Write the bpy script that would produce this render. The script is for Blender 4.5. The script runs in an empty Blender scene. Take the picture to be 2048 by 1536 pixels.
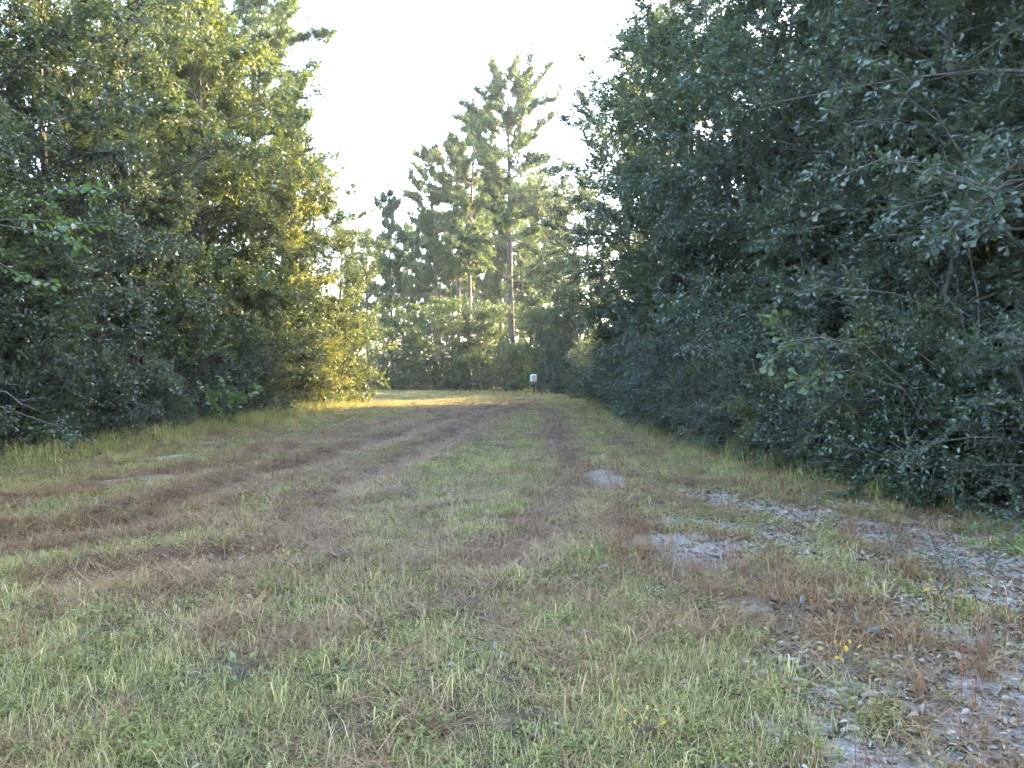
import bpy, math
import numpy as np
from mathutils import Vector, Matrix

scene = bpy.context.scene
R = math.radians

# ------------------------------------------------------------------ camera
CAM_H, FPX, HOR = 1.6, 1538.0, 745.0          # eye height, focal length and horizon row in photo pixels
cam_d = bpy.data.cameras.new('camera')
cam_d.sensor_width = 36.0
cam_d.lens = 36.0 * FPX / 2048.0
cam_d.clip_start, cam_d.clip_end = 0.05, 2000
cam = bpy.data.objects.new('camera', cam_d)
scene.collection.objects.link(cam)
cam.location = (0, 0, CAM_H)
cam.rotation_euler = (R(90) - math.atan((768 - HOR) / FPX), 0, 0)
scene.camera = cam

# ------------------------------------------------------------------ sky and sun
SUN_AZ, SUN_EL = R(53), R(20.5)                   # right of straight ahead, low in the evening
world = bpy.data.worlds.new('World')
scene.world = world
world.use_nodes = True
wn = world.node_tree
sky = wn.nodes.new('ShaderNodeTexSky')
sky.sky_type = 'NISHITA'
sky.sun_disc = False
sky.sun_elevation, sky.sun_rotation = SUN_EL, SUN_AZ
sky.air_density, sky.dust_density, sky.ozone_density = 1.0, 2.3, 1.0
bg = wn.nodes['Background']
wn.links.new(sky.outputs[0], bg.inputs[0])
bg.inputs[1].default_value = 0.15
sun_d = bpy.data.lights.new('sun', 'SUN')
sun_d.energy, sun_d.angle, sun_d.color = 3.2, R(0.6), (1.0, 0.80, 0.47)
sun = bpy.data.objects.new('sun', sun_d)
scene.collection.objects.link(sun)
sv = Vector((math.sin(SUN_AZ) * math.cos(SUN_EL), math.cos(SUN_AZ) * math.cos(SUN_EL), math.sin(SUN_EL)))
sun.rotation_euler = sv.to_track_quat('Z', 'Y').to_euler()
vs = scene.view_settings
vs.view_transform, vs.look, vs.gamma, vs.exposure = 'Standard', 'None', 1.0, 4.25
vs.use_curve_mapping = False
cy = scene.cycles
cy.use_denoising = True
cy.denoising_prefilter = 'NONE'
cy.denoiser = 'OPENIMAGEDENOISE'
cy.use_adaptive_sampling = True
cy.adaptive_threshold = 0.02
cy.max_bounces, cy.diffuse_bounces, cy.glossy_bounces = 7, 5, 2
cy.transmission_bounces, cy.transparent_max_bounces, cy.volume_bounces = 6, 4, 1
cy.sample_clamp_indirect, cy.sample_clamp_direct = 0.35, 1.0      # scene values: white is 0.06 at this exposure
cy.caustics_reflective = cy.caustics_refractive = False

# ------------------------------------------------------------------ helpers
def tag(o, label=None, cat=None, group=None, kind=None):
    if label: o['label'] = label
    if cat: o['category'] = cat
    if group: o['group'] = group
    if kind: o['kind'] = kind
    return o

def link(o, parent=None):
    scene.collection.objects.link(o)
    if parent is not None:
        o.parent = parent
    return o

def mesh_np(name, verts, faces, mat, attrs=None, smooth=False):
    """faces: list of (M,k) int arrays; attrs: {name: per-vertex float array}"""
    me = bpy.data.meshes.new(name)
    verts = np.asarray(verts, np.float32)
    me.vertices.add(len(verts))
    me.vertices.foreach_set('co', verts.ravel())
    loops = np.concatenate([np.asarray(f, np.int32).ravel() for f in faces])
    sizes = np.concatenate([np.full(len(f), f.shape[1], np.int32) for f in faces])
    starts = np.concatenate([[0], np.cumsum(sizes)[:-1]]).astype(np.int32)
    me.loops.add(len(loops))
    me.loops.foreach_set('vertex_index', loops)
    me.polygons.add(len(sizes))
    me.polygons.foreach_set('loop_start', starts)
    if smooth:
        me.polygons.foreach_set('use_smooth', np.ones(len(sizes), bool))
    me.update(calc_edges=True)
    for k, v in (attrs or {}).items():
        a = me.attributes.new(k, 'FLOAT', 'POINT')
        a.data.foreach_set('value', np.asarray(v, np.float32))
    if mat: me.materials.append(mat)
    return me

def obj(name, me, parent=None):
    return link(bpy.data.objects.new(name, me), parent)

def empty(name, loc, rz=0.0, s=1.0):
    o = bpy.data.objects.new(name, None)
    o.empty_display_size = 0.3
    o.location = loc
    o.rotation_euler = (0, 0, rz)
    o.scale = (s, s, s)
    return link(o)

def unit(v):
    return v / np.maximum(np.linalg.norm(v, axis=-1, keepdims=True), 1e-9)

def X(px, d):
    return (px - 1024.0) / FPX * d

# value noise on numpy arrays
_lat = np.random.default_rng(5).random((256, 256))
def vnoise(x, y, s, seed=0):
    x = np.asarray(x, float) / s + 37.3 * seed; y = np.asarray(y, float) / s + 17.9 * seed
    xi = np.floor(x).astype(int); yi = np.floor(y).astype(int)
    fx = x - xi; fy = y - yi
    fx = fx * fx * (3 - 2 * fx); fy = fy * fy * (3 - 2 * fy)
    g = lambda a, b: _lat[a & 255, b & 255]
    return (g(xi, yi) * (1 - fx) + g(xi + 1, yi) * fx) * (1 - fy) + (g(xi, yi + 1) * (1 - fx) + g(xi + 1, yi + 1) * fx) * fy
def fbm(x, y, s, seed=0):
    return (vnoise(x, y, s, seed) * .5 + vnoise(x, y, s / 2.1, seed + 3) * .3 + vnoise(x, y, s / 4.5, seed + 7) * .2)

def polydist(x, y, pts):
    d = np.full(np.shape(x), 1e9)
    for (a, b), (c, e) in zip(pts[:-1], pts[1:]):
        dx, dy = c - a, e - b
        t = np.clip(((x - a) * dx + (y - b) * dy) / (dx * dx + dy * dy), 0, 1)
        d = np.minimum(d, np.hypot(x - a - t * dx, y - b - t * dy))
    return d

def smooth(a, b, v):
    t = np.clip((v - a) / (b - a), 0, 1)
    return t * t * (3 - 2 * t)

# ------------------------------------------------------------------ the lane: edges, tyre marks, sand
def x_right(y): return np.interp(y, [0, 6.5, 8.6, 12, 16, 24, 54, 60, 66, 80], [5.6, 5.0, 4.7, 4.2, 4.0, 4.1, 5.2, 6.0, 2.0, -60])
def x_left(y): return np.interp(y, [0, 13, 26, 41, 45, 50, 60, 90], [-9.0, -9.0, -8.9, -9.3, -10.5, -16, -34, -40])
THATCH = [([(-8, 6.4), (-4.9, 7.35), (-4.06, 8.07), (-3.9, 11.4), (-3.3, 15.9), (-2.1, 25.9), (.75, 44.7)], .95),
          ([(-3.4, 5.9), (-2.0, 6.74), (-2.35, 9.65), (-2.1, 13.3), (-1.1, 23.4), (1.6, 44.7)], .6),
          ([(-.1, 6.3), (.2, 7.3), (.9, 10.9), (1.1, 18.2), (1.6, 33)], .42),
          ([(1.0, 8.2), (1.3, 6.3), (2.0, 5.0), (2.4, 3.9), (2.6, 2.5)], .45),
          ([(-6.3, 9), (-5.2, 14), (-4.4, 24), (-2.5, 40)], .5)]
SAND = [([(2.5, 9.6), (3.3, 8.7), (3.9, 6.6), (4.3, 4.4)], .46),
        ([(1.35, 12.0), (1.45, 10.6)], .22), ([(1.4, 7.2), (1.75, 6.3)], .3),
        ([(3.0, 4.6), (2.6, 3.9), (2.2, 3.2)], .3), ([(3.4, 3.8), (3.2, 2.8)], .3),
        ([(-5.9, 11.3), (-5.5, 12.1)], .22), ([(-6.7, 14.3), (-6.2, 15.1)], .2), ([(-6.8, 17.2), (-6.6, 18.4)], .16)]
def m_thatch(x, y):
    m = 0
    for pts, w in THATCH:
        m = np.maximum(m, np.exp(-(polydist(x, y, pts) / w) ** 2))
    n = fbm(x, y, 1.1, 1)
    far = smooth(12, 26, y) * .27 * np.exp(-((x + 1.5) / 4) ** 2)
    return np.clip(smooth(.24, .56, (m + far) * (.15 + 1.0 * n + .45 * fbm(x, y, .3, 19))) + smooth(.56, .70, fbm(x, y, .8, 9)) * .55, 0, 1)
def m_sand(x, y):
    m = 0
    for pts, w in SAND:
        m = np.maximum(m, np.exp(-(polydist(x, y, pts) / w) ** 2))
    litter = np.maximum(smooth(.7, 2.4, x), smooth(.2, 1.4, x) * (1 - smooth(3.0, 4.0, y)) * .8) * (1 - smooth(8, 10.5, y)) * .9
    n = fbm(x, y, .45, 4)
    brk = .76 + .5 * smooth(.36, .6, fbm(x, y, .2, 14))
    return np.clip(np.maximum(m * (.7 + .9 * n), litter * smooth(.36, .62, n)) * brk, 0, 1)
def ground_z(x, y):
    z = (fbm(x, y, 3.1, 2) - .5) * .12 + (fbm(x, y, .7, 6) - .5) * .035
    for k, (pts, w) in enumerate(THATCH[:3]):
        pd = polydist(x, y, pts); z = z - .075 * np.exp(-(pd / .3) ** 2) + .03 * np.exp(-((pd - .6) / .25) ** 2)
    z = z * (1 - smooth(90, 140, np.hypot(x, y)))
    return z * smooth(.6, 2.0, np.hypot(x, y))

# ------------------------------------------------------------------ materials
def new_mat(name):
    m = bpy.data.materials.new(name)
    m.use_nodes = True
    nt = m.node_tree
    for n in list(nt.nodes):
        if n.type != 'OUTPUT_MATERIAL': nt.nodes.remove(n)
    return m, nt, nt.nodes['Material Output']

def ramp(nt, fac, stops):
    r = nt.nodes.new('ShaderNodeValToRGB')
    el = r.color_ramp.elements
    while len(el) < len(stops): el.new(0.5)
    for e, (p, c) in zip(el, stops):
        e.position = p
        e.color = (*c, 1)
    nt.links.new(fac, r.inputs[0])
    return r.outputs[0]

def attr(nt, name, typ='GEOMETRY'):
    a = nt.nodes.new('ShaderNodeAttribute')
    a.attribute_name = name
    a.attribute_type = typ
    return a.outputs['Fac']

def math_n(nt, op, a, b=None):
    n = nt.nodes.new('ShaderNodeMath')
    n.operation = op
    for i, v in enumerate((a, b)):
        if v is None: continue
        if isinstance(v, (int, float)): n.inputs[i].default_value = v
        else: nt.links.new(v, n.inputs[i])
    return n.outputs[0]

def leaf_mat(name, stops, trans_gain=(1.8, 1.6, .62), trans=.40, rough=.34, spec=.7, per_inst=0.0, rnd=.33):
    m, nt, out = new_mat(name)
    f = attr(nt, 'tint')
    if per_inst:
        i = attr(nt, 'itint', 'INSTANCER')
        f = math_n(nt, 'ADD', math_n(nt, 'MULTIPLY', f, 1 - per_inst), math_n(nt, 'MULTIPLY', i, per_inst))
    elif rnd:
        oi = nt.nodes.new('ShaderNodeObjectInfo')
        f = math_n(nt, 'ADD', math_n(nt, 'MULTIPLY', f, 1 - rnd), math_n(nt, 'MULTIPLY', oi.outputs['Random'], rnd))
    col = ramp(nt, f, stops)
    p = nt.nodes.new('ShaderNodeBsdfPrincipled')
    p.inputs['Roughness'].default_value = rough
    p.inputs['Specular IOR Level'].default_value = spec
    nt.links.new(col, p.inputs['Base Color'])
    t = nt.nodes.new('ShaderNodeBsdfTranslucent')
    g = nt.nodes.new('ShaderNodeMix'); g.data_type = 'RGBA'; g.blend_type = 'MULTIPLY'
    g.inputs['Factor'].default_value = 1
    nt.links.new(col, g.inputs[6]); g.inputs[7].default_value = (*trans_gain, 1)
    nt.links.new(g.outputs[2], t.inputs['Color'])
    mx = nt.nodes.new('ShaderNodeMixShader')
    mx.inputs[0].default_value = trans
    nt.links.new(p.outputs[0], mx.inputs[1]); nt.links.new(t.outputs[0], mx.inputs[2])
    nt.links.new(mx.outputs[0], out.inputs[0])
    return m

def bark_mat(name, c1, c2, scale=6, stretch=.25):
    m, nt, out = new_mat(name)
    tc = nt.nodes.new('ShaderNodeTexCoord'); mp = nt.nodes.new('ShaderNodeMapping')
    mp.inputs['Scale'].default_value = (scale, scale, scale * stretch)
    nt.links.new(tc.outputs['Object'], mp.inputs[0])
    no = nt.nodes.new('ShaderNodeTexNoise'); no.inputs['Scale'].default_value = 1.5; no.inputs['Detail'].default_value = 5
    nt.links.new(mp.outputs[0], no.inputs[0])
    vo = nt.nodes.new('ShaderNodeTexVoronoi'); vo.inputs['Scale'].default_value = 1.2
    nt.links.new(mp.outputs[0], vo.inputs[0])
    f = math_n(nt, 'MULTIPLY', no.outputs[0], math_n(nt, 'ADD', vo.outputs[0], .55))
    col = ramp(nt, f, [(.2, c1), (.65, c2)])
    p = nt.nodes.new('ShaderNodeBsdfPrincipled'); p.inputs['Roughness'].default_value = .9
    nt.links.new(col, p.inputs['Base Color'])
    b = nt.nodes.new('ShaderNodeBump'); b.inputs['Strength'].default_value = .8; b.inputs['Distance'].default_value = .03
    nt.links.new(f, b.inputs['Height']); nt.links.new(b.outputs[0], p.inputs['Normal'])
    nt.links.new(p.outputs[0], out.inputs[0])
    return m

def paint_mat(name, col, rough=.5, metal=0.0, var=.25, scale=12):
    m, nt, out = new_mat(name)
    tc = nt.nodes.new('ShaderNodeTexCoord')
    no = nt.nodes.new('ShaderNodeTexNoise'); no.inputs['Scale'].default_value = scale; no.inputs['Detail'].default_value = 4
    nt.links.new(tc.outputs['Object'], no.inputs[0])
    c = ramp(nt, no.outputs[0], [(.3, tuple(v * (1 - var) for v in col)), (.7, tuple(min(1, v * (1 + var * .4)) for v in col))])
    p = nt.nodes.new('ShaderNodeBsdfPrincipled')
    p.inputs['Roughness'].default_value = rough; p.inputs['Metallic'].default_value = metal
    nt.links.new(c, p.inputs['Base Color'])
    nt.links.new(p.outputs[0], out.inputs[0])
    return m

M = {}
M['oak'] = leaf_mat('oak_leaf', [(0, (.024, .044, .028)), (.5, (.050, .074, .042)), (.85, (.085, .105, .052)), (1, (.14, .12, .05))])
M['oak_near'] = leaf_mat('small_dark_oak_leaf', [(0, (.020, .040, .026)), (.5, (.040, .068, .036)), (.85, (.066, .096, .042)), (1, (.10, .11, .04))], rough=.27, trans=.34)
M['oak_dark'] = leaf_mat('dark_oak_leaf', [(0, (.028, .046, .042)), (.5, (.058, .084, .066)), (.85, (.098, .122, .080)), (1, (.15, .14, .07))], rough=.28)  # blue of the reflected sky put into the leaf colour
M['oak_warm'] = leaf_mat('sun_tinged_leaf', [(0, (.034, .052, .028)), (.45, (.066, .086, .038)), (.8, (.125, .12, .042)), (1, (.19, .13, .045))], trans=.48, trans_gain=(2.1, 1.9, .62))  # gold of the low sun put into leaf colour and translucence
M['spat'] = leaf_mat('broad_oak_leaf', [(0, (.028, .048, .042)), (.6, (.062, .090, .068)), (1, (.11, .14, .085))], rough=.30, trans=.32)  # sky blue mixed into the leaf tones, as on the dark oaks
M['big'] = leaf_mat('large_green_leaf', [(0, (.040, .080, .025)), (1, (.075, .12, .035))], rough=.42, trans=.45, trans_gain=(1.7, 1.8, .5))
M['sap'] = leaf_mat('sapling_leaf', [(0, (.050, .075, .036)), (1, (.085, .115, .055))], rough=.5, spec=.4, trans=.4)
M['shrub'] = leaf_mat('shrub_leaf', [(0, (.026, .044, .036)), (.6, (.056, .082, .058)), (.9, (.10, .12, .062)), (1, (.18, .12, .06))], rough=.3)  # blue-green shift carries the sky's reflection in the colour
M['evergreen'] = leaf_mat('evergreen_shrub_leaf', [(0, (.016, .036, .018)), (1, (.034, .064, .026))], rough=.3, trans=.25)
M['needle'] = leaf_mat('pine_needle', [(0, (.036, .070, .030)), (.6, (.060, .098, .040)), (1, (.115, .13, .045))], rough=.5, trans=.38, trans_gain=(1.8, 1.55, .55))
M['under'] = leaf_mat('understory_leaf', [(0, (.028, .052, .022)), (.5, (.050, .082, .030)), (.9, (.10, .12, .032)), (1, (.16, .12, .035))])
M['bark'] = bark_mat('oak_bark', (.022, .018, .014), (.075, .064, .054))
M['pine_bark'] = bark_mat('pine_bark', (.030, .022, .018), (.11, .080, .064), scale=9, stretch=.3)
M['twig'] = paint_mat('dead_twig', (.10, .088, .078), .85, scale=20)

def grass_mat(name, stops, trans=.3, mixw=.42, rough=.55):
    return leaf_mat(name, stops, trans=trans, trans_gain=(1.3, 1.3, .7), rough=rough, spec=.3, per_inst=mixw)
GREEN = [(0, (.052, .072, .018)), (.22, (.128, .146, .039)), (.42, (.24, .225, .072)), (.62, (.43, .36, .165)), (.8, (.28, .175, .095)), (1, (.10, .052, .030))]
M['grass'] = grass_mat('grass_blade', GREEN)
M['weed'] = grass_mat('weed_leaf', [(0, (.070, .088, .026)), (.5, (.15, .155, .048)), (.8, (.26, .23, .07)), (1, (.24, .15, .05))])
M['thatch'] = grass_mat('dead_grass', [(0, (.048, .022, .009)), (.4, (.130, .066, .026)), (.75, (.23, .14, .060)), (1, (.44, .33, .17))], trans=.1)
M['straw'] = grass_mat('pale_straw', [(0, (.16, .11, .055)), (.5, (.32, .25, .135)), (1, (.46, .38, .23))], trans=.1)
M['redweed'] = grass_mat('red_brown_weed', [(0, (.070, .024, .016)), (.6, (.14, .055, .032)), (1, (.17, .10, .05))], trans=.1)
M['litter'] = grass_mat('dead_leaf', [(0, (.050, .028, .017)), (.4, (.14, .092, .058)), (.75, (.25, .20, .15)), (1, (.38, .34, .29))], trans=.08, mixw=.15, rough=.6)

def ground_material():
    m, nt, out = new_mat('lane_soil')
    tc = nt.nodes.new('ShaderNodeTexCoord')
    def noise(scale, det=6, rough=.6):
        n = nt.nodes.new('ShaderNodeTexNoise')
        n.inputs['Scale'].default_value = scale; n.inputs['Detail'].default_value = det; n.inputs['Roughness'].default_value = rough
        nt.links.new(tc.outputs['Object'], n.inputs[0])
        return n.outputs[0]
    def mix(f, a, b):
        x = nt.nodes.new('ShaderNodeMix'); x.data_type = 'RGBA'
        nt.links.new(f, x.inputs[0]); nt.links.new(a, x.inputs[6]); nt.links.new(b, x.inputs[7])
        return x.outputs[2]
    n1, n2, n3 = noise(9), noise(60, 8, .75), noise(170, 4)
    soil = ramp(nt, math_n(nt, 'ADD', math_n(nt, 'MULTIPLY', n1, .4), math_n(nt, 'MULTIPLY', n2, .6)), [(.38, (.018, .014, .007)), (.5, (.060, .048, .024)), (.62, (.18, .145, .08))])
    that = ramp(nt, n2, [(.3, (.035, .020, .012)), (.5, (.080, .046, .026)), (.72, (.15, .092, .052))])
    snd = ramp(nt, n2, [(.34, (.075, .060, .048)), (.5, (.22, .19, .168)), (.66, (.38, .34, .31))])
    wood = ramp(nt, n2, [(.3, (.045, .030, .020)), (.6, (.10, .066, .042)), (.8, (.17, .12, .08))])
    c = mix(attr(nt, 'thatch'), soil, that)
    sf = math_n(nt, 'MULTIPLY', math_n(nt, 'SUBTRACT', math_n(nt, 'ADD', attr(nt, 'sand'), math_n(nt, 'ADD', n2, n1)), 1.27), 2.8)
    cl = nt.nodes.new('ShaderNodeClamp'); nt.links.new(sf, cl.inputs[0])
    c = mix(cl.outputs[0], c, snd)
    c = mix(attr(nt, 'wood'), c, wood)
    p = nt.nodes.new('ShaderNodeBsdfPrincipled'); p.inputs['Roughness'].default_value = .95
    p.inputs['Specular IOR Level'].default_value = .15
    nt.links.new(c, p.inputs['Base Color'])
    b = nt.nodes.new('ShaderNodeBump'); b.inputs['Strength'].default_value = .7; b.inputs['Distance'].default_value = .03
    nt.links.new(math_n(nt, 'ADD', n2, math_n(nt, 'MULTIPLY', n3, .4)), b.inputs['Height'])
    nt.links.new(b.outputs[0], p.inputs['Normal'])
    nt.links.new(p.outputs[0], out.inputs[0])
    return m

# ------------------------------------------------------------------ ground
def build_ground():
    def axis(lo, hi, step, far, n):
        core = np.arange(lo, hi + step / 2, step)
        g = np.geomspace(step, 1, n)
        a = lo - np.cumsum(g / g.sum() * (far + lo)) if True else 0
        b = hi + np.cumsum(g / g.sum() * (far - hi))
        return np.concatenate([a[::-1], core, b])
    xs = axis(-11, 7, .09, 300, 34)
    ys = np.concatenate([np.linspace(-300, -4, 24), np.arange(-2, 2, .4), np.arange(2, 14, .08), np.geomspace(14, 300, 150)])
    gx, gy = np.meshgrid(xs, ys)
    z = ground_z(gx, gy)
    v = np.stack([gx.ravel(), gy.ravel(), z.ravel()], 1)
    nx, ny = len(xs), len(ys)
    i = (np.arange(ny - 1)[:, None] * nx + np.arange(nx - 1)[None]).ravel()
    f = np.stack([i, i + 1, i + nx + 1, i + nx], 1)
    x, y = v[:, 0], v[:, 1]
    wood = np.maximum(smooth(-.2, 1.2, x - x_right(y)), smooth(-.2, 1.2, x_left(y) - x)) * smooth(1, 5, y)
    me = mesh_np('ground', v, [f], ground_material(), {'thatch': m_thatch(x, y), 'sand': m_sand(x, y) * (1 - wood), 'wood': wood}, True)
    tag(obj('ground', me), 'flat lane floor of soil, thatch and pale sand', 'ground', kind='structure')
build_ground()

# ------------------------------------------------------------------ tubes and leaves
class Geo:
    def __init__(s): s.v, s.q, s.n = [], [], 0
    def tube(s, pts, rad, sides=5):
        pts = np.asarray(pts, float); rad = np.asarray(rad, float)
        t = unit(np.gradient(pts, axis=0))
        up = np.where(np.abs(t[:, 2:3]) < .9, [[0., 0, 1]], [[1., 0, 0]])
        a = unit(np.cross(t, up)); b = np.cross(t, a)
        if len(pts) > 2:                         # keep one reference so that rings do not twist
            ref = a[0]
            a = unit(ref - t * (t @ ref)[:, None]); b = np.cross(t, a)
        ang = np.arange(sides) * 2 * math.pi / sides
        ring = pts[:, None] + rad[:, None, None] * (np.cos(ang)[None, :, None] * a[:, None] + np.sin(ang)[None, :, None] * b[:, None])
        n = len(pts)
        k = np.arange(sides); k2 = (k + 1) % sides
        i = np.arange(n - 1)[:, None] * sides
        q = np.stack([i + k, i + k2, i + sides + k2, i + sides + k], -1).reshape(-1, 4)
        s.v.append(ring.reshape(-1, 3)); s.q.append(q + s.n); s.n += n * sides
    def twigs(s, A, B, ra, rb):                  # many straight three-sided twigs at once
        n = len(A)
        if not n: return
        t = unit(B - A); a = unit(np.cross(t, np.array([.31, .52, .79]))); b = np.cross(t, a)
        ang = np.arange(3) * 2 * math.pi / 3
        off = np.cos(ang)[None, :, None] * a[:, None] + np.sin(ang)[None, :, None] * b[:, None]
        v = np.concatenate([A[:, None] + off * ra, B[:, None] + off * rb], 1).reshape(-1, 3)
        i = np.arange(n)[:, None] * 6; k = np.arange(3); k2 = (k + 1) % 3
        q = np.stack([i + k, i + k2, i + 3 + k2, i + 3 + k], -1).reshape(-1, 4)
        s.v.append(v); s.q.append(q + s.n); s.n += len(v)
    def mesh(s, name, mat, smooth=True):
        return mesh_np(name, np.concatenate(s.v), [np.concatenate(s.q)], mat, None, smooth)

# leaf outlines: (along, across, lift) and faces
KITE = (np.array([(0, 0, 0), (.45, .5, .10), (1, 0, -.05), (.45, -.5, .10)]), [(0, 1, 2), (0, 2, 3)])
OVAL = (np.array([(0, 0, 0), (.25, .40, .08), (.65, .42, .07), (1, 0, -.08), (.65, -.42, .07), (.25, -.40, .08)]), [(0, 1, 2, 3), (0, 3, 4, 5)])
SPAT = (np.array([(0, 0, 0), (.30, .09, .02), (.55, .22, .05), (.76, .50, .10), (.90, .36, .07), (1, .10, .0), (1, -.10, .0), (.90, -.36, .07),
                  (.76, -.50, .10), (.55, -.22, .05), (.30, -.09, .02), (.62, 0, .0)]),
        [(0, 1, 2, 11), (11, 2, 3, 4), (11, 4, 5, 6), (11, 6, 7, 8), (11, 8, 9, 10), (11, 10, 0)])
SPAT = (SPAT[0], [(0, 1, 2, 11), (11, 2, 3, 4), (11, 4, 5, 6), (11, 6, 7, 8), (11, 8, 9, 10), (0, 11, 10)])

def leaf_mesh(name, P, D, N, L, W, tint, tmpl, mat):
    tv, tf = tmpl
    D = unit(D); S = unit(np.cross(D, N)); N = np.cross(S, D)
    n, k = len(P), len(tv)
    L = np.broadcast_to(L, n)[:, None, None]; W = np.broadcast_to(W, n)[:, None, None]
    v = P[:, None] + D[:, None] * tv[None, :, :1] * L + S[:, None] * tv[None, :, 1:2] * W + N[:, None] * tv[None, :, 2:3] * L
    base = (np.arange(n) * k)[:, None]
    faces = []
    for size in sorted({len(f) for f in tf}):
        t = np.array([f for f in tf if len(f) == size])
        faces.append((base[:, None] + t[None]).reshape(-1, size))
    return mesh_np(name, v.reshape(-1, 3), faces, mat, {'tint': np.repeat(tint, k)}, False)

def on_poly(pts, t):
    f = t * (len(pts) - 1); i = min(int(f), len(pts) - 2); u = f - i
    return pts[i] * (1 - u) + pts[i + 1] * u, unit(pts[i + 1] - pts[i])

def limb_curve(rs, base, az, el, length, n=6, droop=.25, wob=.12):
    p = [np.array(base, float)]
    step = length / (n - 1)
    for k in range(n - 1):
        d = np.array([math.cos(az) * math.cos(el), math.sin(az) * math.cos(el), math.sin(el)])
        p.append(p[-1] + d * step)
        az += rs.normal(0, wob); el += rs.normal(-droop / (n - 1), wob * .8)
    return np.array(p)

def grow(seed, H=14., hb=.8, rad=3.6, nlimb=44, nsec=8, ntw=9, nleaf=15, r0=.16, elev=(10, 40), prof_mid=.35, bottom=.85, top_w=.35,
         leaf=(.11, .048), tmpl=KITE, mat='oak', stems=1, twig_len=(.25, .6), sparse=0.0, bark='bark', droop=.3, low_bias=1.25):
    """one broadleaf tree or shrub: returns trunk, branches, crown meshes"""
    rs = np.random.default_rng(seed)
    tr, br = Geo(), Geo()
    trunks = []
    for s in range(stems):
        n = 9
        t = np.linspace(0, 1, n)
        off = np.cumsum(rs.normal(0, .022 * H, (n, 2)), 0) * t[:, None] * .6
        if stems > 1:
            a = s * 2 * math.pi / stems + rs.random()
            off = off + np.outer(t ** .9, [math.cos(a), math.sin(a)]) * rad * .45
        pts = np.concatenate([off, (t * H * .93)[:, None]], 1)
        pts[0, 2] = -.15
        rr = r0 * (1 - t) ** .75 + .012
        rr[0] *= 1.35
        tr.tube(pts, rr, 8 if r0 > .08 else 5)
        trunks.append((pts, rr))
    TS, TD, TL = [], [], []
    for i in range(nlimb):
        f = ((i + rs.random()) / nlimb) ** low_bias
        pts, rr = trunks[i % stems]
        h = hb + (H * .92 - hb) * f
        ft = np.clip(h / (H * .93), 0, .99)
        b, _ = on_poly(pts, ft)
        if f < prof_mid: p = bottom + (1 - bottom) * f / prof_mid
        else: p = top_w + (1 - top_w) * math.sqrt(max(0, 1 - ((f - prof_mid) / (1.02 - prof_mid)) ** 2))
        ln = rad * p * rs.uniform(.6, 1.22)
        if rs.random() < sparse: ln *= .45
        el = R(rs.uniform(*elev)) * (.4 + 1.3 * f)
        c = limb_curve(rs, b, i * 2.399 + rs.normal(0, .4), el, ln, 6, droop)
        r1 = max(.012, min(.05, r0 * .38) * (1 - .6 * f))
        br.tube(c, np.linspace(r1, .007, 6), 5)
        for j in range(nsec):
            t = .15 + .85 * (j + rs.random()) / nsec
            q, tg = on_poly(c, min(t, 1.))
            a0 = math.atan2(tg[1], tg[0]); e0 = math.asin(np.clip(tg[2], -1, 1))
            sl = (ln * rs.uniform(.18, .36) * (1.15 - .5 * t) + .25) * (1 if H > 4 else .7)
            c2 = limb_curve(rs, q, a0 + rs.choice([-1, 1]) * rs.uniform(.4, 1.2), e0 + rs.normal(.08, .35), sl, 4, .35, .2)
            br.tube(c2, np.linspace(max(.006, r1 * .4), .004, 4), 3)
            tt = rs.uniform(.1, 1, ntw)
            fi = np.minimum((tt * 3).astype(int), 2); u = (tt * 3 - fi)[:, None]
            st = c2[fi] * (1 - u) + c2[fi + 1] * u
            dr = unit(unit(c2[fi + 1] - c2[fi]) * .7 + rs.normal(0, .5, (ntw, 3)) + [0, 0, .05])
            TS.append(st); TD.append(dr); TL.append(rs.uniform(*twig_len, ntw))
    TS = np.concatenate(TS); TD = np.concatenate(TD); TL = np.concatenate(TL)
    br.twigs(TS, TS + TD * TL[:, None], .005, .002)
    n = len(TS)
    k = (np.arange(nleaf) + .5) / nleaf
    k = np.clip(k[None] * 1.0 + rs.normal(0, .04, (n, nleaf)), .08, 1.02)
    P = TS[:, None] + TD[:, None] * (k * TL[:, None])[..., None]
    side = np.where(np.arange(nleaf) % 2 == 0, 1., -1.)
    sv_ = unit(np.cross(TD, rs.normal(0, .35, (n, 3)) + [0, 0, 1]))
    D = TD[:, None] * .55 + sv_[:, None] * side[None, :, None] * .75 + rs.normal(0, .38, (n, nleaf, 3)) + [0, 0, -.12]
    N = rs.normal(0, .55, (n, nleaf, 3)) + [0, 0, .9]
    tint = np.clip(rs.beta(2, 2.6, (n, nleaf)) * .65 + rs.random((n, 1)) * .35, 0, 1).ravel()
    P, D, N = P.reshape(-1, 3), D.reshape(-1, 3), N.reshape(-1, 3)
    sz = rs.uniform(.65, 1.2, len(P))
    crown = leaf_mesh('crown', P, D, N, leaf[0] * sz, leaf[1] * sz, tint, tmpl, M[mat])
    return tr.mesh('trunk', M[bark]), br.mesh('branches', M[bark]), crown

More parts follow.
